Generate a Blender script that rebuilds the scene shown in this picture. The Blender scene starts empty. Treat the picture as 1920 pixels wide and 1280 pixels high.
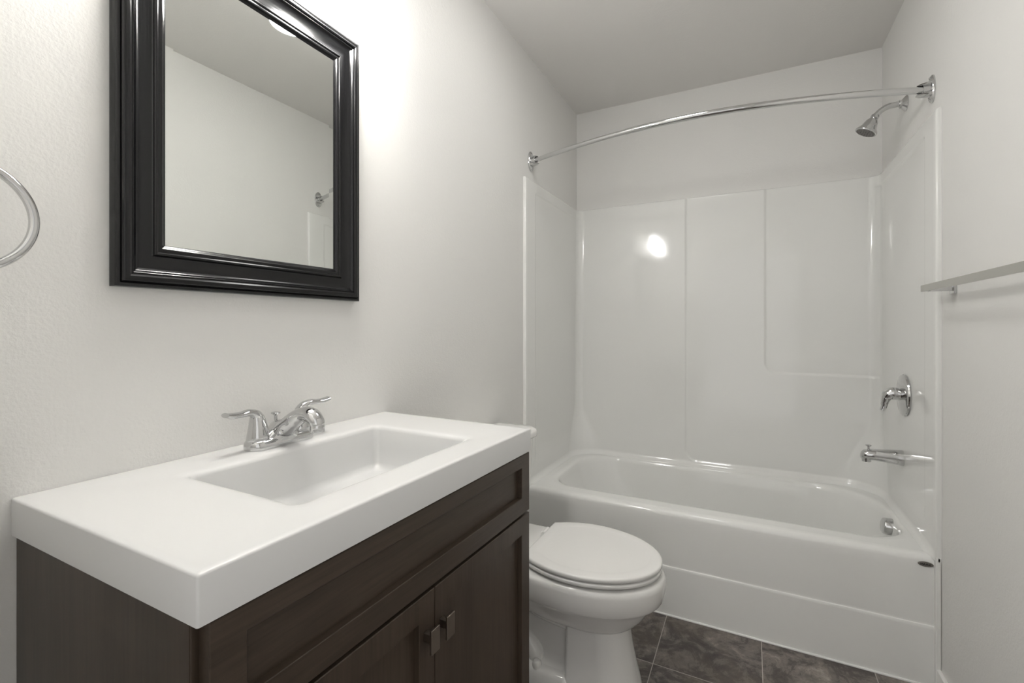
import bpy, bmesh, math, random
from mathutils import Vector, Matrix
PI = math.pi
sc = bpy.context.scene
col = sc.collection

# ------------------------------------------------------------------ camera
cam_d = bpy.data.cameras.new('camera')
cam = bpy.data.objects.new('camera', cam_d); col.objects.link(cam)
cam.location = (0.965, 0.0, 1.198)
cam.rotation_euler = (PI/2, 0, math.radians(27.26))
cam_d.sensor_width = 36.0
cam_d.lens = 865.6/1920*36.0
cam_d.shift_y = -28/1920
cam_d.clip_start = 0.02
sc.camera = cam

# ------------------------------------------------------------------ world, lights, exposure
LAMP = 42.0          # emission of the frosted shades
BULB = 30.0
FILL = 21.0           # emission of the added ceiling fill light, out of view
W = bpy.data.worlds.new('world'); sc.world = W; W.use_nodes = True
bg = W.node_tree.nodes['Background']
bg.inputs[0].default_value = (1.0, 0.985, 0.965, 1); bg.inputs[1].default_value = 1.0
sc.view_settings.view_transform = 'Standard'
sc.view_settings.look = 'None'
sc.view_settings.exposure = 0.0
sc.view_settings.gamma = 1.0
sc.view_settings.use_curve_mapping = False

# ------------------------------------------------------------------ materials
def s2l(c):
    return tuple(((v/255)/12.92 if v/255 <= .04045 else ((v/255+.055)/1.055)**2.4) for v in c)+(1,)
def mat(name, rgb, rough=.5, metal=0., spec=.5, coat=0., coat_r=.05):
    m = bpy.data.materials.new(name); m.use_nodes = True
    b = m.node_tree.nodes['Principled BSDF']
    b.inputs['Base Color'].default_value = s2l(rgb); b.inputs['Roughness'].default_value = rough
    b.inputs['Metallic'].default_value = metal; b.inputs['Specular IOR Level'].default_value = spec
    b.inputs['Coat Weight'].default_value = coat; b.inputs['Coat Roughness'].default_value = coat_r
    return m
def N(m, t, **k):
    n = m.node_tree.nodes.new(t)
    for a, v in k.items(): setattr(n, a, v)
    return n
def L(m, a, b): m.node_tree.links.new(a, b)
def bsdf(m): return m.node_tree.nodes['Principled BSDF']
def noise(m, scale, detail=4, rough=.5, vec=None, dist=0):
    n = N(m, 'ShaderNodeTexNoise'); n.inputs['Scale'].default_value = scale
    n.inputs['Detail'].default_value = detail; n.inputs['Roughness'].default_value = rough
    n.inputs['Distortion'].default_value = dist
    if vec is None:
        tc = N(m, 'ShaderNodeTexCoord'); vec = tc.outputs['Object']
    L(m, vec, n.inputs['Vector']); return n
def math_(m, op, a, b=None):
    n = N(m, 'ShaderNodeMath', operation=op)
    for i, v in enumerate((a, b)):
        if v is None: continue
        if isinstance(v, (int, float)): n.inputs[i].default_value = v
        else: L(m, v, n.inputs[i])
    return n.outputs[0]
def bump(m, fac, strength, dist):
    b = N(m, 'ShaderNodeBump'); b.inputs['Strength'].default_value = strength; b.inputs['Distance'].default_value = dist
    L(m, fac, b.inputs['Height']); L(m, b.outputs[0], bsdf(m).inputs['Normal']); return b
def mixc(m, fac, c1, c2):
    n = N(m, 'ShaderNodeMix', data_type='RGBA')
    if isinstance(fac, (int, float)): n.inputs[0].default_value = fac
    else: L(m, fac, n.inputs[0])
    for i, c in ((6, c1), (7, c2)):
        if isinstance(c, tuple): n.inputs[i].default_value = c
        else: L(m, c, n.inputs[i])
    return n.outputs[2]

def paint(name, rgb, bs=.27):
    m = mat(name, rgb, .55, spec=.3)
    n1 = noise(m, 190, 3, .55); n2 = noise(m, 75, 2, .5)
    s = math_(m, 'ADD', n1.outputs[0], math_(m, 'MULTIPLY', n2.outputs[0], .8))
    bump(m, s, bs, .0022)
    return m
M_wall = paint('wall_paint_warm_white', (231, 230, 227))
M_ceil = paint('ceiling_paint', (229, 227, 224), .25)
M_trim = mat('trim_white_paint', (236, 235, 232), .35)
M_acr = mat('white_acrylic', (236, 236, 233), .09, spec=.5, coat=.2, coat_r=.03)
M_por = mat('white_porcelain', (236, 235, 232), .12, spec=.55, coat=.4, coat_r=.03)
M_seat = mat('toilet_seat_plastic', (234, 233, 230), .22, spec=.5)
M_top = mat('cultured_marble_white', (218, 218, 217), .24, spec=.45)
M_chr = mat('polished_chrome', (206, 206, 206), .06, 1.0)
M_nick = mat('brushed_nickel', (196, 195, 190), .27, 1.0)
M_dark = mat('dark_nozzle_rubber', (52, 52, 52), .5)
M_face = mat('nozzle_face_grey', (120, 117, 114), .35)
M_glass = mat('mirror_silvering', (236, 238, 235), .0, 1.0)
M_frame = mat('black_lacquer_frame', (13, 13, 15), .20, spec=.36, coat=.12, coat_r=.06)
M_caulk = mat('white_caulk', (236, 235, 232), .4)
M_knob = mat('satin_bronze_pull', (150, 140, 131), .32, 1.0)
M_badge = mat('badge_grey', (112, 108, 102), .4, 0)
M_ink = mat('badge_black_lettering', (18, 17, 16), .4)

# espresso wood, grain along z or y
def wood(name, axis):
    m = mat(name, (58, 46, 41), .36, spec=.4)
    tc = N(m, 'ShaderNodeTexCoord'); mp = N(m, 'ShaderNodeMapping')
    mp.inputs['Scale'].default_value = {'z': (1, 1, .05), 'y': (1, .05, 1)}[axis]
    L(m, tc.outputs['Object'], mp.inputs[0])
    n1 = noise(m, 160, 5, .6, mp.outputs[0]); n2 = noise(m, 14, 3, .5, mp.outputs[0], 1.0); n3 = noise(m, 4, 2, .5)
    f = math_(m, 'ADD', math_(m, 'MULTIPLY', n1.outputs[0], .5), math_(m, 'MULTIPLY', n2.outputs[0], .5))
    r = N(m, 'ShaderNodeValToRGB'); L(m, f, r.inputs[0])
    e = r.color_ramp.elements; e[0].position = .34; e[0].color = s2l((50, 41, 34)); e[1].position = .66; e[1].color = s2l((76, 64, 55))
    c = mixc(m, math_(m, 'MULTIPLY', n3.outputs[0], .35), r.outputs[0], s2l((62, 52, 36)))
    L(m, c, bsdf(m).inputs['Base Color']); bump(m, n1.outputs[0], .06, .0008)
    return m
M_wz = wood('espresso_wood_vertical', 'z'); M_wy = wood('espresso_wood_horizontal', 'y')

# slate look tiles with pale grout
def tiles():
    m = mat('slate_look_tile', (85, 78, 74), .42, spec=.35)
    tc = N(m, 'ShaderNodeTexCoord'); sx = N(m, 'ShaderNodeSeparateXYZ'); L(m, tc.outputs['Object'], sx.inputs[0])
    P_ = .3455
    u = math_(m, 'DIVIDE', math_(m, 'SUBTRACT', sx.outputs[0], .6585 - P_*8), P_)
    v = math_(m, 'DIVIDE', math_(m, 'SUBTRACT', sx.outputs[1], 1.689 - P_*20), P_)
    fu = math_(m, 'FRACT', u); fv = math_(m, 'FRACT', v)
    du = math_(m, 'MINIMUM', fu, math_(m, 'SUBTRACT', 1., fu)); dv = math_(m, 'MINIMUM', fv, math_(m, 'SUBTRACT', 1., fv))
    d = math_(m, 'MINIMUM', du, dv)
    cx = N(m, 'ShaderNodeCombineXYZ'); L(m, math_(m, 'FLOOR', u), cx.inputs[0]); L(m, math_(m, 'FLOOR', v), cx.inputs[1])
    wn = N(m, 'ShaderNodeTexWhiteNoise', noise_dimensions='3D'); L(m, cx.outputs[0], wn.inputs['Vector'])
    off = N(m, 'ShaderNodeVectorMath', operation='MULTIPLY_ADD'); L(m, wn.outputs['Color'], off.inputs[0])
    off.inputs[1].default_value = (7, 7, 7); L(m, tc.outputs['Object'], off.inputs[2])
    n1 = noise(m, 9, 12, .74, off.outputs[0], .5); n2 = noise(m, 30, 10, .8, off.outputs[0], .6); n3 = noise(m, 3.2, 5, .55, off.outputs[0], .8)
    r = N(m, 'ShaderNodeValToRGB'); L(m, n1.outputs[0], r.inputs[0])
    el = r.color_ramp.elements; el[0].position = .36; el[0].color = s2l((72, 67, 64)); el[1].position = .66; el[1].color = s2l((172, 164, 154))
    q = el.new(.47); q.color = s2l((96, 90, 86)); q = el.new(.50); q.color = s2l((122, 115, 110)); q = el.new(.56); q.color = s2l((130, 123, 117))
    r2 = N(m, 'ShaderNodeValToRGB'); L(m, n2.outputs[0], r2.inputs[0])
    e2 = r2.color_ramp.elements; e2[0].position = .44; e2[0].color = (0, 0, 0, 1); e2[1].position = .60; e2[1].color = (1, 1, 1, 1)
    c = mixc(m, math_(m, 'MULTIPLY', r2.outputs[0], .45), r.outputs[0], s2l((72, 65, 64)))
    r3 = N(m, 'ShaderNodeValToRGB'); L(m, n3.outputs[0], r3.inputs[0])
    e3 = r3.color_ramp.elements; e3[0].position = .52; e3[0].color = (0, 0, 0, 1); e3[1].position = .75; e3[1].color = (1, 1, 1, 1)
    c = mixc(m, math_(m, 'MULTIPLY', r3.outputs[0], .5), c, s2l((124, 113, 98)))
    sh = math_(m, 'MULTIPLY', math_(m, 'SUBTRACT', wn.outputs['Value'], .5), .35)
    c = mixc(m, math_(m, 'MAXIMUM', sh, 0.), c, s2l((52, 47, 46)))
    g = math_(m, 'LESS_THAN', d, .0042)
    c = mixc(m, g, c, s2l((176, 170, 163)))
    L(m, c, bsdf(m).inputs['Base Color'])
    h = math_(m, 'SUBTRACT', math_(m, 'MULTIPLY', n2.outputs[0], .5), math_(m, 'MULTIPLY', g, .4))
    bump(m, h, .3, .002)
    return m
M_tile = tiles()

def emis(name, rgb, st):
    m = mat(name, rgb, .3)
    b = bsdf(m); b.inputs['Emission Color'].default_value = (1, .99, .972, 1); b.inputs['Emission Strength'].default_value = st
    return m
M_shade = emis('frosted_glass_shade_lit', (245, 243, 238), LAMP)
M_fill = emis('fill_light_diffuser_lit', (245, 244, 240), FILL)
M_bulb = emis('bulb_lit', (250, 248, 240), BULB)

# ------------------------------------------------------------------ mesh helpers
def obj(name, bm, m, parent=None, ang=38, bevel=0, seg=2, subsurf=0):
    bmesh.ops.remove_doubles(bm, verts=bm.verts, dist=1e-6)
    bmesh.ops.recalc_face_normals(bm, faces=bm.faces)
    for f in bm.faces: f.smooth = True
    for e in bm.edges:
        if len(e.link_faces) == 2 and e.calc_face_angle(0) > math.radians(ang): e.smooth = False
    me = bpy.data.meshes.new(name); bm.to_mesh(me); bm.free()
    me.materials.append(m)
    o = bpy.data.objects.new(name, me); col.objects.link(o)
    if parent: o.parent = parent
    if bevel:
        b = o.modifiers.new('bevel', 'BEVEL'); b.width = bevel; b.segments = seg; b.limit_method = 'ANGLE'; b.angle_limit = math.radians(35)
        b.harden_normals = False
        for p in me.polygons: p.use_smooth = True
        me.attributes.get('sharp_edge') and me.attributes.remove(me.attributes['sharp_edge'])
        w = o.modifiers.new('wn', 'WEIGHTED_NORMAL'); w.keep_sharp = False
    if subsurf:
        s = o.modifiers.new('sub', 'SUBSURF'); s.levels = s.render_levels = subsurf
    return o
def thing(name, label, cat, loc=(0, 0, 0), group=None):
    o = bpy.data.objects.new(name, None); col.objects.link(o); o.location = loc
    o['label'] = label; o['category'] = cat
    if group: o['group'] = group
    o.empty_display_size = .05
    return o
def struct(name, bm, m, **k):
    o = obj(name, bm, m, **k); o['kind'] = 'structure'; return o
def box(bm, lo, hi):
    x0, y0, z0 = lo; x1, y1, z1 = hi
    v = [bm.verts.new(p) for p in ((x0,y0,z0),(x1,y0,z0),(x1,y1,z0),(x0,y1,z0),(x0,y0,z1),(x1,y0,z1),(x1,y1,z1),(x0,y1,z1))]
    for f in ((0,3,2,1),(4,5,6,7),(0,1,5,4),(1,2,6,5),(2,3,7,6),(3,0,4,7)): bm.faces.new([v[i] for i in f])
    return bm
def loft(bm, loops, closed=True, cap0=False, cap1=False):
    R = [[bm.verts.new(p) for p in lp] for lp in loops]
    n = len(R[0])
    for a, b in zip(R, R[1:]):
        for i in range(n if closed else n-1):
            j = (i+1) % n
            try: bm.faces.new((a[i], a[j], b[j], b[i]))
            except ValueError: pass
    if cap0: bm.faces.new(list(reversed(R[0])))
    if cap1: bm.faces.new(R[-1])
    return R
def catmull(pts, n=8):
    P = [Vector(p) for p in pts]; P = [2*P[0]-P[1]] + P + [2*P[-1]-P[-2]]; out = []
    for i in range(1, len(P)-2):
        for k in range(n):
            t = k/n; a, b, c, d = P[i-1:i+3]
            out.append(.5*((2*b)+(c-a)*t+(2*a-5*b+4*c-d)*t*t+(3*b-a-3*c+d)*t**3))
    out.append(P[-2].copy()); return out
def sweep(bm, pts, rads, n=20, caps=True, up=(0, 0, 1)):
    """tube along pts; rads = scalar, or list of (ra, rb): ra across, rb along the frame's up"""
    pts = [Vector(p) for p in pts]
    if not isinstance(rads, list): rads = [rads]*len(pts)
    loops = []; up = Vector(up); prev = None
    for i, p in enumerate(pts):
        t = (pts[min(i+1, len(pts)-1)]-pts[max(i-1, 0)]).normalized()
        if prev is None:
            s = t.cross(up)
            if s.length < 1e-3: s = t.cross(Vector((0, 1, 0)))
            s.normalize()
        else:
            s = (prev - t*prev.dot(t)).normalized()
        prev = s; w = s.cross(t)
        ra, rb = rads[i] if isinstance(rads[i], tuple) else (rads[i], rads[i])
        loops.append([p + s*ra*math.cos(a) + w*rb*math.sin(a) for a in [2*PI*k/n for k in range(n)]])
    loft(bm, loops, cap0=caps, cap1=caps); return bm
def interp(vals, n):
    """resample list of scalars/tuples like catmull(n) does"""
    out = []
    for a, b in zip(vals, vals[1:]):
        for k in range(n):
            t = k/n; t = t*t*(3-2*t)
            out.append(tuple(x+(y-x)*t for x, y in zip(a, b)) if isinstance(a, tuple) else a+(b-a)*t)
    out.append(vals[-1]); return out
def lathe(bm, prof, axis=(0, 0, 1), at=(0, 0, 0), n=40, cap=True):
    """prof: (radius, height along axis)"""
    ax = Vector(axis).normalized(); at = Vector(at)
    s = ax.cross(Vector((0, 0, 1)));
    if s.length < 1e-3: s = Vector((1, 0, 0))
    s.normalize(); w = ax.cross(s)
    loops = [[at + ax*h + (s*math.cos(a)+w*math.sin(a))*max(r, 1e-5) for a in [2*PI*k/n for k in range(n)]] for r, h in prof]
    loft(bm, loops, cap0=cap, cap1=cap); return bm
def rrect(x0, x1, y0, y1, rad, z, nc=14, ns=14):
    """rounded rectangle, radii (x0y0, x1y0, x1y1, x0y1), counter-clockwise"""
    c = [((x0+rad[0], y0+rad[0]), rad[0], PI), ((x1-rad[1], y0+rad[1]), rad[1], 1.5*PI), ((x1-rad[2], y1-rad[2]), rad[2], 0), ((x0+rad[3], y1-rad[3]), rad[3], .5*PI)]
    out = []
    for i in range(4):
        (cx, cy), r, a0 = c[i]
        arc = [(cx+r*math.cos(a0+k/nc*PI/2), cy+r*math.sin(a0+k/nc*PI/2)) for k in range(nc+1)]
        out += arc
        (nx, ny), nr, na = c[(i+1) % 4]
        e = (nx+nr*math.cos(na), ny+nr*math.sin(na)); s = arc[-1]
        out += [(s[0]+(e[0]-s[0])*k/ns, s[1]+(e[1]-s[1])*k/ns) for k in range(1, ns)]
    return [Vector((a, b, z)) for a, b in out]
def sst(a, b, x):
    t = min(1, max(0, (x-a)/(b-a))); return t*t*(3-2*t)
def BM(): return bmesh.new()

# ------------------------------------------------------------------ the room
XW, YB, ZC = 1.524, 2.76, 2.526
Y0 = -.02          # inner face of the wall with the doorway (the camera stands in the doorway)
struct('floor', box(BM(), (-.1, -2.2, -.05), (XW+.6, YB+.1, 0)), M_tile)
struct('ceiling', box(BM(), (-.1, Y0-.12, ZC), (XW+.1, YB+.1, ZC+.08)), M_ceil)
struct('wall_left', box(BM(), (-.1, Y0-.12, 0), (0, YB+.1, ZC)), M_wall)
struct('wall_right', box(BM(), (XW, Y0-.12, 0), (XW+.1, YB+.1, ZC)), M_wall)
struct('wall_back', box(BM(), (0, YB, 0), (XW, YB+.1, ZC)), M_wall)
b = BM(); box(b, (0, Y0-.12, 0), (.52, Y0, ZC)); box(b, (1.40, Y0-.12, 0), (XW, Y0, ZC)); box(b, (.52, Y0-.12, 2.06), (1.40, Y0, ZC))
struct('wall_front', b, M_wall)
b = BM()
for x0, x1 in ((.46, .53), (1.39, 1.46)): box(b, (x0, Y0, 0), (x1, Y0+.014, 2.05))
box(b, (.46, Y0, 2.05), (1.46, Y0+.014, 2.12))
struct('trim_1', b, M_trim, bevel=.003)
def baseboard(name, lo, hi):
    return struct(name, box(BM(), lo, hi), M_trim, bevel=.004, seg=3)
baseboard('baseboard_right', (XW-.013, Y0+.016, 0), (XW, 2.0, .072))
baseboard('baseboard_left', (0, 1.045, 0), (.013, 2.0, .072))

# ------------------------------------------------------------------ bathtub and surround (one moulded unit)
tub = thing('bathtub', 'glossy white moulded alcove bathtub with high wall surround behind the toilet', 'bathtub', (XW/2, 2.38, 0))
def par(o, root):                       # keep world coordinates of a mesh written in world space
    o.parent = root; o.matrix_parent_inverse = Matrix.Translation(root.location).inverted(); return o
ZR = .432
# deck and basin
b = BM()
def basin(dx0, dx1, dy0, dy1, z, k=1.0):
    return rrect(.095+dx0, 1.478-dx1, 2.112+dy0, 2.700-dy1, (.13*k, .16*k, .30*k, .20*k), z, 18, 20)
loops = [rrect(.001, XW-.001, 2.038, YB-.004, (.001,)*4, ZR, 18, 20),
         rrect(.06, 1.50, 2.085, 2.725, (.13, .14, .30, .20), ZR, 18, 20),
         basin(-.012, -.012, -.012, -.012, ZR-.0005), basin(-.006, -.006, -.006, -.006, ZR-.003), basin(0, 0, 0, 0, ZR-.010),
         basin(.008, .006, .006, .006, ZR-.03), basin(.035, .014, .016, .018, ZR-.10), basin(.10, .026, .030, .034, ZR-.20),
         basin(.17, .038, .045, .05, ZR-.29), basin(.215, .055, .062, .068, .092), basin(.26, .085, .09, .095, .072, .8), basin(.33, .14, .14, .14, .063, .6)]
loft(b, loops, cap1=True)
# apron
prof = [(2.038, ZR), (2.026, ZR-.0008), (2.0185, ZR-.0025), (2.012, ZR-.0065), (2.0075, ZR-.013), (2.0055, ZR-.022), (2.005, ZR-.05),
        (2.0065, .210), (2.0065, .2035), (2.006, .2020), (2.0045, .2014), (2.0037, .2000), (2.0033, .19), (2.001, .0)]
xs = [.001+(XW-.002)*k/30 for k in range(31)]
loft(b, [[Vector((x, y, z)) for x in xs] for y, z in prof], closed=False)
o = obj('tub_body', b, M_acr, ang=60); par(o, tub)
# surround walls, one moulded sheet
def srange(segs):
    out = []
    for a, c, st in segs:
        n = max(1, round((c-a)/st)); out += [a+(c-a)*k/n for k in range(n)]
    out.append(segs[-1][1]); return out
ZT = 1.912
YF = 1.988
zs = srange([(.425, .56, .003), (.56, .94, .02), (.94, 1.05, .003), (1.05, 1.80, .03), (1.80, ZT, .004)])
xf = srange([(0, .63, .02), (.63, .74, .003), (.74, 1.02, .015), (1.02, 1.12, .003), (1.12, 1.524, .015)])
def rr_in(x, z, x0, z0, r):            # >0 inside the quadrant x>x0, z>z0 with rounded corner
    dx, dz = x-x0, z-z0
    if dx < r and dz < r: return r-math.hypot(r-dx, r-dz)
    return min(dx, dz)
def path(z, top=False):
    ins = .0150 if not top else .0005
    rb = .045+.125*sst(.78, .43, z)
    rl = .045+.125*sst(.74, .43, z)
    if top: rb = rl = .02
    yb = (2.731 + .016*(z-.43)/1.48) if not top else YB-.0005
    xl, xr = ins, XW-ins
    fl = .018*max(0, 1-(z-ZR)/.03)**2 if z > ZR else .018
    if z > .5: fl = 0
    bell = lambda y: (.0045*sst(2.098, 2.112, y)*sst(1.868, 1.852, z)*sst(.50, .60, z)) if not top else 0   # shallow panel in the end walls
    pts = [(0.0004, YF), (xl*.5, YF)]
    rf = .006 if not top else .0001
    for k in range(7):
        a = k/6*PI/2; pts.append((xl-rf+rf*math.sin(a), YF+rf-rf*math.cos(a)))
    y1, y2 = YF+rf, yb-rl
    ys = [y1+(2.09-y1)*k/4 for k in range(1, 5)]+[2.09+.003*k for k in range(1, 11)]+[2.12+(y2-2.12)*k/14 for k in range(1, 14)]
    for y in ys: pts.append((xl-bell(y)+fl*sst(y1, 2.05, y), y))
    def dep(xx):
        if top: return 0
        return .006*sst(-.007, .007, rr_in(xx, z, .646, .458, .06)) + .007*sst(-.007, .007, rr_in(xx, z, 1.036, .958, .055)) - .006
    for k in range(25):
        a = k/24*PI/2; px = xl+rl-rl*math.cos(a)
        pts.append((px+(-bell(2.5)+fl)*math.cos(a), yb-rl+rl*math.sin(a)+(dep(px)-fl)*math.sin(a)))
    xa, xb_ = xl+rl, xr-rb
    for x in xf[1:-1]:
        xx = xa+(xb_-xa)*x/1.524 if False else min(max(x, xa+1e-4*x), xb_-1e-4*(1.6-x))
        d = dep(xx)
        pts.append((xx, yb+d-fl))
    for k in range(25):
        a = (1-k/24)*PI/2; px = xr-rb+rb*math.cos(a)
        pts.append((px+(bell(2.5)-fl)*math.cos(a), yb-rb+rb*math.sin(a)+(dep(px)-fl)*math.sin(a)))
    y2 = yb-rb
    ys = [y1+(2.09-y1)*k/4 for k in range(1, 5)]+[2.09+.003*k for k in range(1, 11)]+[2.12+(y2-2.12)*k/14 for k in range(1, 14)]
    for y in reversed(ys): pts.append((xr+bell(y)-fl*sst(y1, 2.05, y), y))
    for k in range(7):
        a = (1-k/6)*PI/2; pts.append((xr+rf-rf*math.sin(a), YF+rf-rf*math.cos(a)))
    pts += [(XW-ins*.5, YF), (XW-.0004, YF)]
    return [Vector((x, y, z)) for x, y in pts]
b = BM()
rows = [path(z) for z in zs]
e1 = path(ZT); e2 = path(ZT, True)
for f, dz in ((.12, .0025), (.35, .0045), (1., .0055)):
    rows.append([p.lerp(q, f)+Vector((0, 0, dz)) for p, q in zip(e1, e2)])
loft(b, rows, closed=False)
o = obj('surround_panel', b, M_acr, ang=75); par(o, tub)
# flange return of the unit down each side of the apron
b = BM()
box(b, (.0005, YF, 0), (.0150, 2.03, .44))
o = obj('side_flange', b, M_acr, bevel=.004, seg=3); par(o, tub)
b = BM(); box(b, (XW-.0150, YF, 0), (XW-.0005, 2.03, .44))
o = obj('side_flange', b, M_acr, bevel=.004, seg=3); par(o, tub)
b = BM(); sweep(b, [(.02, 1.999, .002), (XW-.015, 1.999, .002)], .0045, 10)
o = obj('caulk_bead', b, M_caulk); par(o, tub)
# overflow plate on the drain end
ov = BM()
lathe(ov, [(.0, .036), (.028, .0355), (.032, .033), (.0335, .029), (.036, 0)], axis=(-1, 0, .10), at=(1.478, 2.360, .385), n=36)
bmesh.ops.bisect_plane(ov, geom=ov.verts[:]+ov.edges[:]+ov.faces[:], plane_co=(1.46, 2.42, .364), plane_no=(0, 0, -1), clear_outer=True)
bmesh.ops.holes_fill(ov, edges=[e for e in ov.edges if len(e.link_faces) == 1])
o = obj('overflow_cover', ov, M_chr); par(o, tub)
# oval maker's badge
bd = BM()
e_ = lambda s, y: [Vector((1.487+.0205*s*math.cos(a), y, .4045+.0083*s*math.sin(a))) for a in [2*PI*k/40 for k in range(40)]]
loft(bd, [e_(1, 2.0048), e_(1, 2.0028), e_(.93, 2.0022)], cap0=True, cap1=True)
badge = obj('maker_badge', bd, M_badge); par(badge, tub); badge['label'] = 'small grey oval badge with black lettering'
bl = BM()
GL = {'M': [((0,0),(0,1)), ((0,1),(.5,.25)), ((.5,.25),(1,1)), ((1,1),(1,0))], 'A': [((0,0),(.5,1)), ((.5,1),(1,0)), ((.22,.38),(.78,.38))],
      'X': [((0,0),(1,1)), ((0,1),(1,0))]}
xx = 1.4737
for ch in 'MAAX':
    for (a0, a1), (b0, b1) in GL[ch]:
        A = Vector((xx+a0*.0056, 2.0020, .4013+a1*.0066)); B = Vector((xx+b0*.0056, 2.0020, .4013+b1*.0066))
        d = (B-A).normalized(); nn = Vector((-d.z, 0, d.x))*.00075
        q = [A-nn, B-nn, B+nn, A+nn]
        v = [bl.verts.new(p+Vector((0, dy, 0))) for dy in (0, -.0004) for p in q]
        for f in ((0,1,2,3),(7,6,5,4),(0,4,5,1),(1,5,6,2),(2,6,7,3),(3,7,4,0)): bl.faces.new([v[i] for i in f])
    xx += .0068
lt = obj('badge_lettering', bl, M_ink); lt.parent = badge

# ------------------------------------------------------------------ vanity cabinet
def settle(o):
    # the vanity top is a centimetre out of square in plan, as in the photo
    for v in o.data.vertices:
        t = (v.co.y-.266)/.777
        v.co.x, v.co.y = v.co.x*(.976+.031*t), v.co.y+(v.co.x/.48)*(.0035*(1-t)-.010*t)
    return o
van = thing('vanity_cabinet', 'dark espresso wooden vanity cabinet with two shaker doors under the white sink top', 'cabinet', (.23, .655, 0))
VY0, VY1, VZ = .271, 1.044, .8905
XB, XF = .4575, .4770
b = BM(); box(b, (.002, VY0, 0), (XB-.0025, VY0+.016, VZ)); box(b, (.002, VY1-.016, 0), (XB-.0025, VY1, VZ)); box(b, (.002, VY0, .10), (.44, VY1, .12))
box(b, (.002, VY0+.016, .12), (.008, VY1-.016, VZ)); box(b, (.39, VY0+.016, 0), (.40, VY1-.016, .10))
o = obj('side_panels', b, M_wz, bevel=.0008, seg=1); par(settle(o), van)
b = BM()
for lo, hi in (((.436, VY0+.0005, .10), (XB, .30, VZ)), ((.436, 1.015, .10), (XB, VY1-.0005, VZ)), ((.436, .30, .875), (XB, 1.015, VZ)),
               ((.436, .30, .72), (XB, 1.015, .76)), ((.436, .30, .10), (XB, 1.015, .14))): box(b, lo, hi)
o = obj('face_frame', b, M_wz, bevel=.0008, seg=1); par(settle(o), van)
def shaker(name, y0, y1, z0, z1, m, st, parent=van):
    """raised frame (stile, bottom rail, top rail widths) around a recessed flat panel"""
    xp = XF-.011; s_, rb_, rt_ = st
    b = BM()
    def R(d, x, f=0): return [Vector((x, y0+d+f*s_, z0+d+f*rb_)), Vector((x, y1-d-f*s_, z0+d+f*rb_)), Vector((x, y1-d-f*s_, z1-d-f*rt_)), Vector((x, y0+d+f*s_, z1-d-f*rt_))]
    loft(b, [R(0, XB), R(0, XF-.0012), R(.0012, XF), R(-.001, XF, 1), R(0, XF-.001, 1), R(.0012, xp, 1)], cap0=True, cap1=True)
    o = obj(name, b, m, ang=25); par(settle(o), parent); return o
shaker('drawer_front', .2795, VY1, .7465, .8885, M_wy, (.041, .040, .030))
ym = .663
d1 = shaker('door', .2795, ym-.0012, .11, .7405, M_wz, (.042, .042, .043)); d2 = shaker('door', ym+.0012, VY1, .11, .7405, M_wz, (.042, .042, .043))
for d, yc in ((d1, .6360), (d2, .6805)):
    b = BM(); box(b, (XF, yc-.0055, .663), (XF+.0185, yc+.0055, .678)); box(b, (XF+.018, yc-.0115, .649), (XF+.0225, yc+.0115, .690))
    h = obj('door_pull', b, M_knob, bevel=.0009, seg=2); settle(h); h.parent = d

# ------------------------------------------------------------------ sink top
top = thing('sink_top', 'thick white vanity top with integrated rectangular sink basin on the dark cabinet', 'sink', (.24, .655, .891))
TX0, TX1, TY0, TY1, TZ0, TZ1 = .0006, .4800, .2655, 1.0480, .8908, .946
b = BM()
r0 = (.0015, .003, .003, .0015)
F = lambda i, z: rrect(TX0+i*.1, TX1-i, TY0+i, TY1-i, tuple(max(.0008, a-i*.3) for a in r0), z, 10, 20)
def G(i, z, r=.03): return rrect(.118+i, .398-i*.9, .445+i, .888-i, (r, r, r, r), z, 10, 20)
loops = [G(-.010, TZ1-.112, .03), G(-.010, TZ0, .03), F(.004, TZ0), F(0, TZ0+.0012), F(0, TZ1-.003), F(.001, TZ1-.001), F(.003, TZ1), F(.012, TZ1),
         G(-.026, TZ1, .030), G(-.014, TZ1-.0004, .026), G(-.006, TZ1-.0016, .020), G(-.0015, TZ1-.0045, .016), G(.0005, TZ1-.010, .014),
         G(.004, TZ1-.050, .014), G(.009, TZ1-.088, .014), G(.012, TZ1-.095, .014), G(.018, TZ1-.100, .014), G(.028, TZ1-.1025, .014)]
loops.append(G(.085, TZ1-.105, .02)); loops.append(G(.125, TZ1-.107, .01))
loft(b, loops, cap1=True)
o = obj('counter_slab', b, M_top, ang=50); par(settle(o), top)
b = BM(); lathe(b, [(.001, .0), (.014, .0005), (.019, .002), (.022, .001), (.023, -.002)], at=(.245, .664, TZ1-.106), n=32, cap=True)
o = obj('drain', b, M_chr); par(o, top)

# ------------------------------------------------------------------ basin faucet
FX, FY, FZ = .062, .658, TZ1
fa = thing('basin_faucet', 'chrome two handle faucet on the white sink top below the mirror', 'faucet', (FX, FY, FZ))
b = BM()
def stad(hl, hw, z, n=20):
    out = []
    for k in range(2*n):
        a = PI*k/n; c, s = math.cos(a), math.sin(a)
        y = (hl-hw)*(1 if s >= 0 else -1) + hw*s; out.append(Vector((hw*c, y, z)))
    return out
loft(b, [stad(.076, .0265, 0), stad(.077, .0275, .003), stad(.0765, .027, .012), stad(.074, .0245, .0175), stad(.070, .0205, .0195)], cap0=True, cap1=True)
obj('faucet_base', b, M_chr, fa, ang=60)
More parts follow.
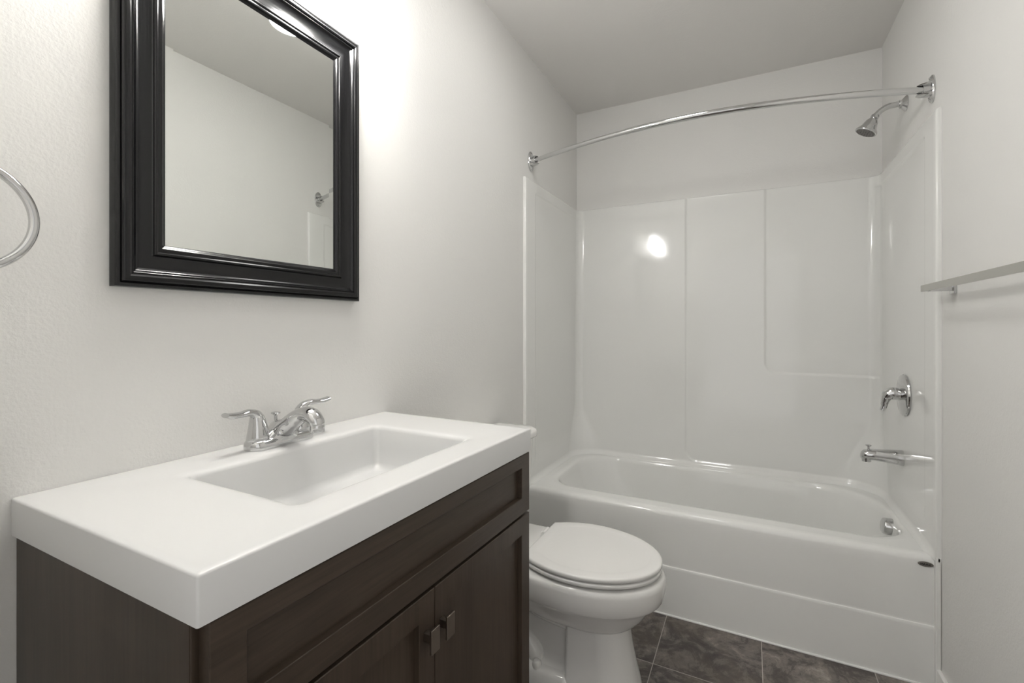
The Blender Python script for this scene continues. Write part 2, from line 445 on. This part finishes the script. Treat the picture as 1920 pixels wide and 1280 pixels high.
# spout: broad at the deck, rising forward to a rounded nose
b = BM()
pts = catmull([(-.012, 0, .016), (.012, 0, .030), (.045, 0, .054), (.075, 0, .069), (.098, 0, .069), (.113, 0, .058), (.117, 0, .046)], 8)
rad = interp([(.030, .014), (.027, .019), (.0205, .018), (.0175, .0155), (.0175, .015), (.016, .014), (.0135, .0125)], 8)
sweep(b, pts, rad, 32)
# flared skirt joining spout and base
loft(b, [[Vector((.002+(.030*s_)*math.cos(a), .052*w_*math.sin(a), z)) for a in [2*PI*k/40 for k in range(40)]] for s_, w_, z in
         ((.88, .98, .012), (.88, .85, .020), (.86, .66, .028), (.82, .5, .036), (.7, .38, .044), (.45, .2, .050))], cap0=True, cap1=True)
obj('spout', b, M_chr, fa, ang=70)
b = BM(); lathe(b, [(.0138, .004), (.0145, .001), (.0145, -.009), (.0135, -.011), (.009, -.0112)], axis=(0, 0, 1), at=(.1155, 0, .047), n=28)
obj('aerator', b, M_chr, fa)
b = BM(); lathe(b, [(.0025, 0), (.0035, .040), (.0065, .0425), (.0095, .0445), (.0095, .047), (.004, .048)], at=(-.019, .003, .018), n=24)
obj('lift_rod', b, M_chr, fa)
b = BM(); lathe(b, [(.0035, .0), (.0038, .001), (.002, .0016)], axis=(.75, -.45, .3), at=(.034, -.023, .031), n=20)
obj('set_screw', b, M_chr, fa)
def handle(s):
    b = BM(); yc = s*.0508
    loft(b, [[Vector((r*math.cos(a), yc+s*o_+r*math.sin(a), z)) for a in [2*PI*k/32 for k in range(32)]] for r, o_, z in
             ((.0215, 0, .018), (.022, 0, .021), (.0205, 0, .030), (.018, 0, .045), (.0155, .001, .058), (.013, .002, .068), (.009, .004, .075), (.003, .006, .0785))], cap0=True, cap1=True)
    pts = catmull([(.0, yc-s*.004, .050), (.001, yc+s*.004, .069), (.003, yc+s*.020, .0775), (.005, yc+s*.040, .0770), (.006, yc+s*.057, .0775), (.007, yc+s*.071, .0810)], 7)
    rad = interp([(.012, .012), (.0125, .0105), (.0105, .0075), (.0100, .0060), (.0120, .0062), (.0115, .0048)], 7)
    sweep(b, pts, rad, 24)
    obj('faucet_handle', b, M_chr, fa, ang=70)
handle(-1); handle(1)

# ------------------------------------------------------------------ wall mirror
mi = thing('wall_mirror', 'rectangular wall mirror in a wide glossy black frame above the sink', 'mirror', (.0, .655, 1.615))
MY0, MY1, MZ0, MZ1 = .3825, .9275, 1.2665, 1.9640
prof = [(0, .0008), (0, .0175), (.0008, .0195), (.0030, .0212), (.0062, .0212), (.0080, .0200), (.0088, .0215), (.0110, .0250), (.0145, .0268), (.0185, .0268),
        (.0215, .0250), (.0228, .0222), (.0240, .0222), (.0252, .0232), (.0262, .0225), (.0275, .0200), (.031, .0175), (.036, .0152), (.043, .0135), (.050, .0128), (.0565, .0130),
        (.0580, .0140), (.0590, .0160), (.0610, .0175), (.0635, .0178), (.0655, .0168), (.0665, .0150), (.0675, .0152), (.0700, .0158), (.0725, .0150), (.0745, .0125), (.0800, .0095), (.0800, .006)]
b = BM()
cs = [(MY0, MZ0, 1, 1), (MY1, MZ0, -1, 1), (MY1, MZ1, -1, -1), (MY0, MZ1, 1, -1)]
rows = [[Vector((h, y+sy*s, z+sz*s)) for y, z, sy, sz in cs] for s, h in prof]
loft(b, rows)
obj('frame', b, M_frame, ang=30); o = bpy.data.objects['frame']; par(o, mi)
b = BM()
gy0, gy1, gz0, gz1 = MY0+.079, MY1-.079, MZ0+.079, MZ1-.079
Q = lambda d, x: [Vector((x, gy0+d, gz0+d)), Vector((x, gy1-d, gz0+d)), Vector((x, gy1-d, gz1-d)), Vector((x, gy0+d, gz1-d))]
loft(b, [Q(0, .0025), Q(0, .00925), Q(.0145, .00940)], cap0=True, cap1=True)
bmesh.ops.recalc_face_normals(b, faces=b.faces)
me = bpy.data.meshes.new('mirror_glass'); b.to_mesh(me); b.free(); me.materials.append(M_glass)
for p in me.polygons: p.use_smooth = False
o = bpy.data.objects.new('mirror_glass', me); col.objects.link(o); par(o, mi)

# ------------------------------------------------------------------ vanity light above the mirror
vl = thing('vanity_light', 'three shade chrome vanity light glowing above the black framed mirror', 'lamp', (0, .655, 2.17))
b = BM(); loft(b, [[Vector((x, (.30-i)*sy, (.055-i)*sz)) for sy, sz in ((-1,-1),(1,-1),(1,1),(-1,1))] for x, i in ((.0005, 0), (.020, 0), (.026, .006))], cap0=True, cap1=True)
obj('back_plate', b, M_nick, vl)
SHR, SHX = .056, .130
for yy in (-.17, 0, .168):
    b = BM(); sweep(b, catmull([(.020, yy, 0), (.07, yy, .012), (.115, yy, .005), (SHX, yy, -.02), (SHX, yy, -.035)], 6), .008, 14)
    lathe(b, [(.018, -.055), (.022, -.05), (.022, -.03), (.012, -.024)], at=(SHX, yy, 0), n=24)
    obj('lamp_arm', b, M_nick, vl)
    b = BM(); z0 = 2.003-2.17
    lathe(b, [(SHR-.003, z0), (SHR, z0+.001), (SHR-.004, z0+.02), (.044, z0+.065), (.037, z0+.105), (.026, z0+.122), (.020, z0+.124), (.020, z0+.120), (.034, z0+.102), (.041, z0+.064), (SHR-.007, z0+.02), (SHR-.003, z0)],
          at=(SHX, yy, 0), n=36, cap=False)
    s = obj('lamp_shade', b, M_shade, vl)
    b = BM(); lathe(b, [(.001, z0+.028), (.014, z0+.031), (.023, z0+.042), (.026, z0+.055), (.023, z0+.070), (.015, z0+.085), (.013, z0+.118)], at=(SHX, yy, 0), n=24)
    obj('bulb', b, M_bulb, vl)

# ------------------------------------------------------------------ added fill light on the ceiling (out of view, brightens the tub area)
cl = thing('ceiling_fill_light', 'added round ceiling fill light, out of view, with white diffuser over the middle of the room', 'lamp', (.66, 1.45, ZC))
b = BM(); lathe(b, [(.172, -.0005), (.172, -.008), (.166, -.012), (.150, -.012), (.148, -.010), (.148, -.0008)], n=48, cap=False); obj('fill_light_rim', b, M_trim, cl)
b = BM(); lathe(b, [(.147, -.0020), (.147, -.012), (.140, -.020), (.120, -.027), (.085, -.032), (.04, -.0345), (.001, -.035)], n=48, cap=True); obj('diffuser', b, M_fill, cl)

# ------------------------------------------------------------------ towel ring (left wall, at the edge of view)
tr = thing('towel_ring', 'chrome towel ring on the left wall beside the mirror', 'towel ring', (0, .202, 1.43))
b = BM(); ring = [(.050, .0735*math.sin(a), -.083+.0735*math.cos(a)) for a in [2*PI*k/72 for k in range(73)]]
loops = []
for k in range(72):
    a = 2*PI*k/72; c = Vector((.050, .0735*math.sin(a), -.083+.0735*math.cos(a))); rd = Vector((0, math.sin(a), math.cos(a)))
    loops.append([c + rd*.0062*math.cos(t) + Vector((1, 0, 0))*.0062*math.sin(t) for t in [2*PI*j/16 for j in range(16)]])
loops.append(loops[0]); loft(b, loops)
obj('ring', b, M_chr, tr)
b = BM(); lathe(b, [(.027, .0005), (.027, .006), (.022, .010), (.012, .014), (.010, .040), (.013, .046), (.013, .056), (.008, .060)], axis=(1, 0, 0), n=32)
obj('mounting_post', b, M_chr, tr)

# ------------------------------------------------------------------ towel bar (right wall)
tb = thing('towel_bar', 'flat brushed metal towel bar on the right wall before the bathtub', 'towel bar', (XW, 1.61, 1.32))
b = BM(); box(b, (-.0685, -.375, -.0105), (-.0605, .321, .0105)); obj('bar', b, M_nick, tb, bevel=.0008)
for yc in (-.335, .272):
    b = BM(); box(b, (-.0615, yc-.011, -.0125), (-.006, yc+.011, .0085)); box(b, (-.0075, yc-.019, -.021), (-.0005, yc+.019, .017))
    obj('mounting_post', b, M_chr, tb, bevel=.0012)

# ------------------------------------------------------------------ curved shower rod
rd = thing('shower_rod', 'curved chrome shower curtain rod spanning the tub alcove', 'shower rod', (XW/2, 2.07, 2.013))
def rod_at(t):      # t 0..1 from left to right
    x = .022+(XW-.044)*t
    return Vector((x-XW/2, -.155*math.sin(PI*t)**.92 if 0 < t < 1 else 0, 0))
TJ = .355
b = BM(); sweep(b, [rod_at(TJ-.03+(1-TJ+.03)*k/60) for k in range(61)], .0118, 24); obj('outer_tube', b, M_chr, rd)
b = BM(); sweep(b, [rod_at(TJ*k/30) for k in range(31)], .0104, 24); obj('inner_tube', b, M_chr, rd)
for s in (-1, 1):
    b = BM(); ax = (-s, 0, 0); at = (s*(XW/2-.0005), 0, 0)
    # oval flange plate
    sx_ = lambda r, h: [Vector(at)+Vector((-s*h, r*.88*math.cos(a), r*1.5*math.sin(a))) for a in [2*PI*k/40 for k in range(40)]]
    loft(b, [sx_(.032, 0), sx_(.032, .004), sx_(.029, .0075), sx_(.018, .009)], cap0=True, cap1=True)
    # cradle lips above and below the tube, narrowing forward
    for q in (-1, 1):
        L_ = []
        for h, ra, rb_, zo in ((.007, .021, .012, .0175), (.02, .020, .009, .0175), (.035, .017, .006, .0165), (.045, .011, .003, .0150)):
            L_.append([Vector(at)+Vector((-s*h, ra*math.cos(a)-.002, q*zo+rb_*.7*math.sin(a))) for a in [2*PI*k/24 for k in range(24)]])
        loft(b, L_, cap0=True, cap1=True)
    lathe(b, [(.0165, .006), (.0165, .028), (.0135, .030)], axis=ax, at=at, n=28)
    for q in (-1, 1): lathe(b, [(.0045, .006), (.0045, .0095), (.002, .011)], axis=ax, at=(at[0], at[1], at[2]+q*.037), n=14)
    obj('wall_flange', b, M_chr, rd)

# ------------------------------------------------------------------ shower head
sh = thing('shower_fixture', 'chrome shower head on a bent arm high on the right wall', 'shower head', (XW, 2.371, 2.094))
b = BM(); lathe(b, [(.031, .0005), (.031, .003), (.028, .006), (.021, .012), (.0165, .016), (.016, .024), (.0125, .025)], axis=(-1, 0, 0), n=32); obj('wall_flange', b, M_chr, sh)
b = BM(); sweep(b, catmull([(-.008, 0, 0), (-.040, 0, .001), (-.064, 0, -.003), (-.084, 0, -.014), (-.100, 0, -.030)], 8), .0112, 20); obj('shower_arm', b, M_chr, sh)
hd = Vector((-.100, 0, -.030)); ax = Vector((-.46, 0, -.89)).normalized()
b = BM(); lathe(b, [(0.0117, -0.0039), (0.0146, 0.0000), (0.0146, 0.0098), (0.0123, 0.0118), (0.0170, 0.0177), (0.0222, 0.0265), (0.0252, 0.0374), (0.0298, 0.0511), (0.0386, 0.0629), (0.0404, 0.0678), (0.0392, 0.0717), (0.0363, 0.0725)], axis=ax, at=hd, n=40)
hb = obj('shower_head', b, M_chr, sh)
b = BM(); lathe(b, [(.0005, .0718), (.0340, .0721), (.0345, .0732), (.0005, .0740)], axis=ax, at=hd, n=32)
s_ = Vector((0, 1, 0)); w_ = ax.cross(s_)
for r, n_ in ((.009, 6), (.019, 12), (.029, 18)):
    for k in range(n_):
        a = 2*PI*k/n_; lathe(b, [(.0018, .072), (.0018, .0755), (.0008, .076)], axis=ax, at=hd+(s_*math.cos(a)+w_*math.sin(a))*r, n=8)
nf = obj('nozzle_face', b, M_face, hb); nf['label'] = 'dark nozzle face'

# ------------------------------------------------------------------ valve trim and tub spout on the drain end wall
XE = XW-.0107
va = thing('shower_valve', 'round chrome shower valve plate with curved lever on the end wall', 'valve', (XE, 2.345, .925))
b = BM(); lathe(b, [(.081, .0005), (.083, .004), (.081, .009), (.074, .0115), (.060, .0135), (.040, .016), (.024, .018)], axis=(-1, 0, 0), n=56); obj('trim_plate', b, M_chr, va)
b = BM()
lathe(b, [(.0225, .010), (.021, .020), (.020, .034), (.0205, .042)], axis=(-1, 0, 0), at=(0, 0, 0), n=32)
pts = catmull([(-.020, 0, .002), (-.036, 0, .006), (-.051, 0, .000), (-.061, 0, -.016), (-.065, 0, -.034), (-.067, 0, -.050), (-.072, 0, -.066)], 8)
sweep(b, pts, interp([(.022, .022), (.0235, .0225), (.0215, .0205), (.0165, .0155), (.0125, .0110), (.0105, .0085), (.0095, .0075)], 8), 28, up=(0, 1, 0))
obj('lever_handle', b, M_chr, va, ang=70)
b = BM(); lathe(b, [(.006, .010), (.006, .013), (.003, .0135)], axis=(-1, 0, 0), at=(0, 0, .041), n=18); obj('screw', b, M_chr, va)
sp = thing('tub_spout', 'chrome tub spout with pull up diverter knob below the valve', 'spout', (XE, 2.375, .668))
b = BM()
xs_ = [(0, .031, .031, 0), (-.004, .0315, .0315, 0), (-.03, .0285, .0285, .0015), (-.06, .0265, .0255, .002), (-.09, .0245, .0235, .002), (-.112, .0235, .0220, .001), (-.128, .0205, .0195, .0), (-.136, .015, .015, -.004), (-.139, .008, .009, -.007)]
loft(b, [[Vector((x, ra*math.cos(a), zo+rb_*math.sin(a))) for a in [2*PI*k/36 for k in range(36)]] for x, ra, rb_, zo in xs_], cap0=True, cap1=True)
loft(b, [[Vector((-.119+rx*math.cos(a), ry*math.sin(a), z)) for a in [2*PI*k/28 for k in range(28)]] for rx, ry, z in ((.016, .018, 0), (.0165, .0175, -.014), (.0155, .016, -.028), (.013, .0135, -.0285))], cap0=True, cap1=True)
obj('spout_body', b, M_chr, sp, ang=60)
b = BM(); lathe(b, [(.004, .012), (.004, .034), (.009, .036), (.0105, .038), (.0105, .0405), (.005, .042)], at=(-.112, 0, 0), n=24); obj('diverter_knob', b, M_chr, sp)

# ------------------------------------------------------------------ toilet
TYC = 1.525
to = thing('toilet', 'white two piece toilet with closed lid between vanity and bathtub', 'toilet', (.0, TYC, 0))
def egg(xb, xf_, hw, z, xc=None, pw=2.0, n=64):
    xc = xb+(xf_-xb)*.46 if xc is None else xc; out = []
    for k in range(n):
        a = 2*PI*k/n; c, s = math.cos(a), math.sin(a)
        if c >= 0: out.append(Vector((xc+(xf_-xc)*c, hw*s, z)))
        else: out.append(Vector((xc-(xc-xb)*abs(c)**(2/3), hw*math.copysign(abs(s)**(.8), s), z)))
    return out
b = BM()
# rim and bowl down to the pedestal
loft(b, [egg(.18, .690, .160, .401, .45), egg(.168, .710, .178, .4015, .45), egg(.16, .7205, .188, .3985, .45), egg(.155, .7255, .1925, .392, .45), egg(.155, .7275, .194, .378, .45), egg(.156, .7245, .192, .350, .45),
         egg(.160, .7195, .188, .326, .45), egg(.164, .7140, .184, .318, .45), egg(.18, .700, .172, .3155, .45), egg(.19, .690, .162, .308, .45), egg(.20, .678, .150, .286, .45), egg(.21, .664, .138, .262, .45), egg(.22, .646, .125, .240, .46), egg(.23, .630, .113, .226, .47),
         egg(.24, .615, .104, .220, .47)], cap0=True, cap1=True)
# front pedestal, flaring to the floor
def ped(x0, x1, hw, z):
    out = []
    for p in rrect(x0, x1, -hw, hw, (.012, hw*.92, hw*.92, .012), z, 14, 8): out.append(p)
    return out
loft(b, [ped(.425, .612, .095, .232), ped(.425, .613, .096, .205), ped(.425, .620, .100, .15), ped(.425, .632, .106, .09), ped(.425, .645, .112, .04), ped(.425, .651, .115, .012), ped(.425, .652, .115, 0)], cap0=True, cap1=True)
# rear body with foot
loft(b, [rrect(.10, .44, -w, w, (.03,)*4, z, 6, 6) for w, z in ((.085, .32), (.080, .27), (.072, .22), (.066, .16), (.066, .10), (.072, .075), (.085, .058), (.092, .05))], cap0=True, cap1=True)
loft(b, [rrect(.10-i*.3, .45, -w, w, (.035,)*4, z, 8, 6) for w, z, i in ((.098, .056, .0), (.112, .050, 0), (.118, .040, .01), (.122, .0, .01))], cap0=True, cap1=True)
# trapway: broad hollow sweeping down to the pedestal, thinner ridge below it
sweep(b, catmull([(.12, 0, .365), (.22, 0, .325), (.32, 0, .282), (.432, 0, .258)], 8), interp([(.098, .075), (.100, .080), (.101, .084), (.099, .086)], 8), 40)
sweep(b, catmull([(.12, 0, .325), (.22, 0, .280), (.32, 0, .238), (.430, 0, .222)], 8), interp([(.088, .060), (.090, .062), (.091, .064), (.090, .062)], 8), 40)
for s in (-1, 1):
    pts = catmull([(.16, s*.050, .17), (.24, s*.064, .13), (.30, s*.060, .085), (.31, s*.056, .05)], 8)
    sweep(b, pts, .034, 18)
# deck behind the seat
loft(b, [rrect(.05, .30, -w, w, (.03, .03, .03, .03), z, 8, 6) for w, z in ((.12, .30), (.16, .345), (.168, .36), (.168, .398), (.164, .404), (.155, .4055))], cap0=True, cap1=True)
obj('bowl', b, M_por, to, ang=42)
# tank and its lid
b = BM()
tk = lambda x1, hw, z, r: rrect(.012, x1, -hw, hw, (.02, r, r, .02), z, 10, 10)
loft(b, [tk(.165, .165, .408, .04), tk(.172, .172, .414, .045), tk(.176, .176, .44, .05), tk(.186, .186, .58, .055), tk(.193, .193, .70, .055), tk(.195, .196, .757, .055)], cap0=True, cap1=True)
obj('tank', b, M_por, to, ang=50)
b = BM()
loft(b, [tk(.202, .203, .757, .06), tk(.208, .209, .760, .062), tk(.210, .211, .768, .063), tk(.209, .210, .780, .062), tk(.205, .206, .787, .06), tk(.195, .196, .7915, .055), tk(.17, .17, .793, .05)], cap0=True, cap1=True)
obj('tank_lid', b, M_por, to, ang=50)
b = BM(); lathe(b, [(.012, 0), (.012, .008), (.006, .010)], axis=(1, 0, 0), at=(.188, -.14, .70), n=20)
sweep(b, [(.200, -.14, .70), (.203, -.11, .697), (.205, -.07, .694)], [(.006, .004), (.006, .004), (.008, .005)], 14)
obj('flush_lever', b, M_chr, to)
# seat and lid
def lidout(d, z, zo=0):
    out = []
    X0, XC, XF, HW, HB = .292+d, .462, .716-d, .193-d, .140-d
    n = 40
    for k in range(n+1):
        a = -PI/2+PI*k/n; out.append((XC+(XF-XC)*math.cos(a), HW*math.sin(a)))
    m_ = 12
    for k in range(1, m_+1):
        t = k/m_; out.append((XC-(XC-X0)*t, HW-(HW-HB)*t**2.0))
    for k in range(1, 10): out.append((X0, HB*(1-2*k/10)))
    for k in range(m_): 
        t = 1-k/m_; out.append((XC-(XC-X0)*t, -(HW-(HW-HB)*t**2.0)))
    out = out[:-0 or None]
    return [Vector((x, y, z)) for x, y in out]
b = BM()
loft(b, [lidout(.012, .4095), lidout(.003, .4100), lidout(.001, .4118), lidout(.001, .4195), lidout(.0025, .4222), lidout(.012, .4232)], cap0=True, cap1=True)
obj('seat', b, M_seat, to, ang=60)
b = BM()
loft(b, [lidout(.014, .4268), lidout(.003, .4272), lidout(.0005, .4290), lidout(0, .4360), lidout(.0008, .4395), lidout(.0035, .4418), lidout(.009, .4428), lidout(.034, .4432), lidout(.037, .4426), lidout(.040, .4424), lidout(.09, .4428)], cap0=True, cap1=True)
obj('seat_lid', b, M_seat, to, ang=60)
for s in (-1, 1):
    b = BM(); lathe(b, [(.010, -.024), (.0125, -.022), (.0125, .022), (.010, .024)], axis=(0, 1, 0), at=(.280, s*.085, .421), n=24)
    box(b, (.262, s*.085-.016, .4045), (.290, s*.085+.016, .416))
    obj('hinge', b, M_seat, to, bevel=.001)
    b = BM(); lathe(b, [(.016, .048), (.016, .058), (.0145, .066), (.010, .071), (.003, .073)], at=(.325, s*.098, 0), n=24)
    obj('bolt_cap', b, M_seat, to)
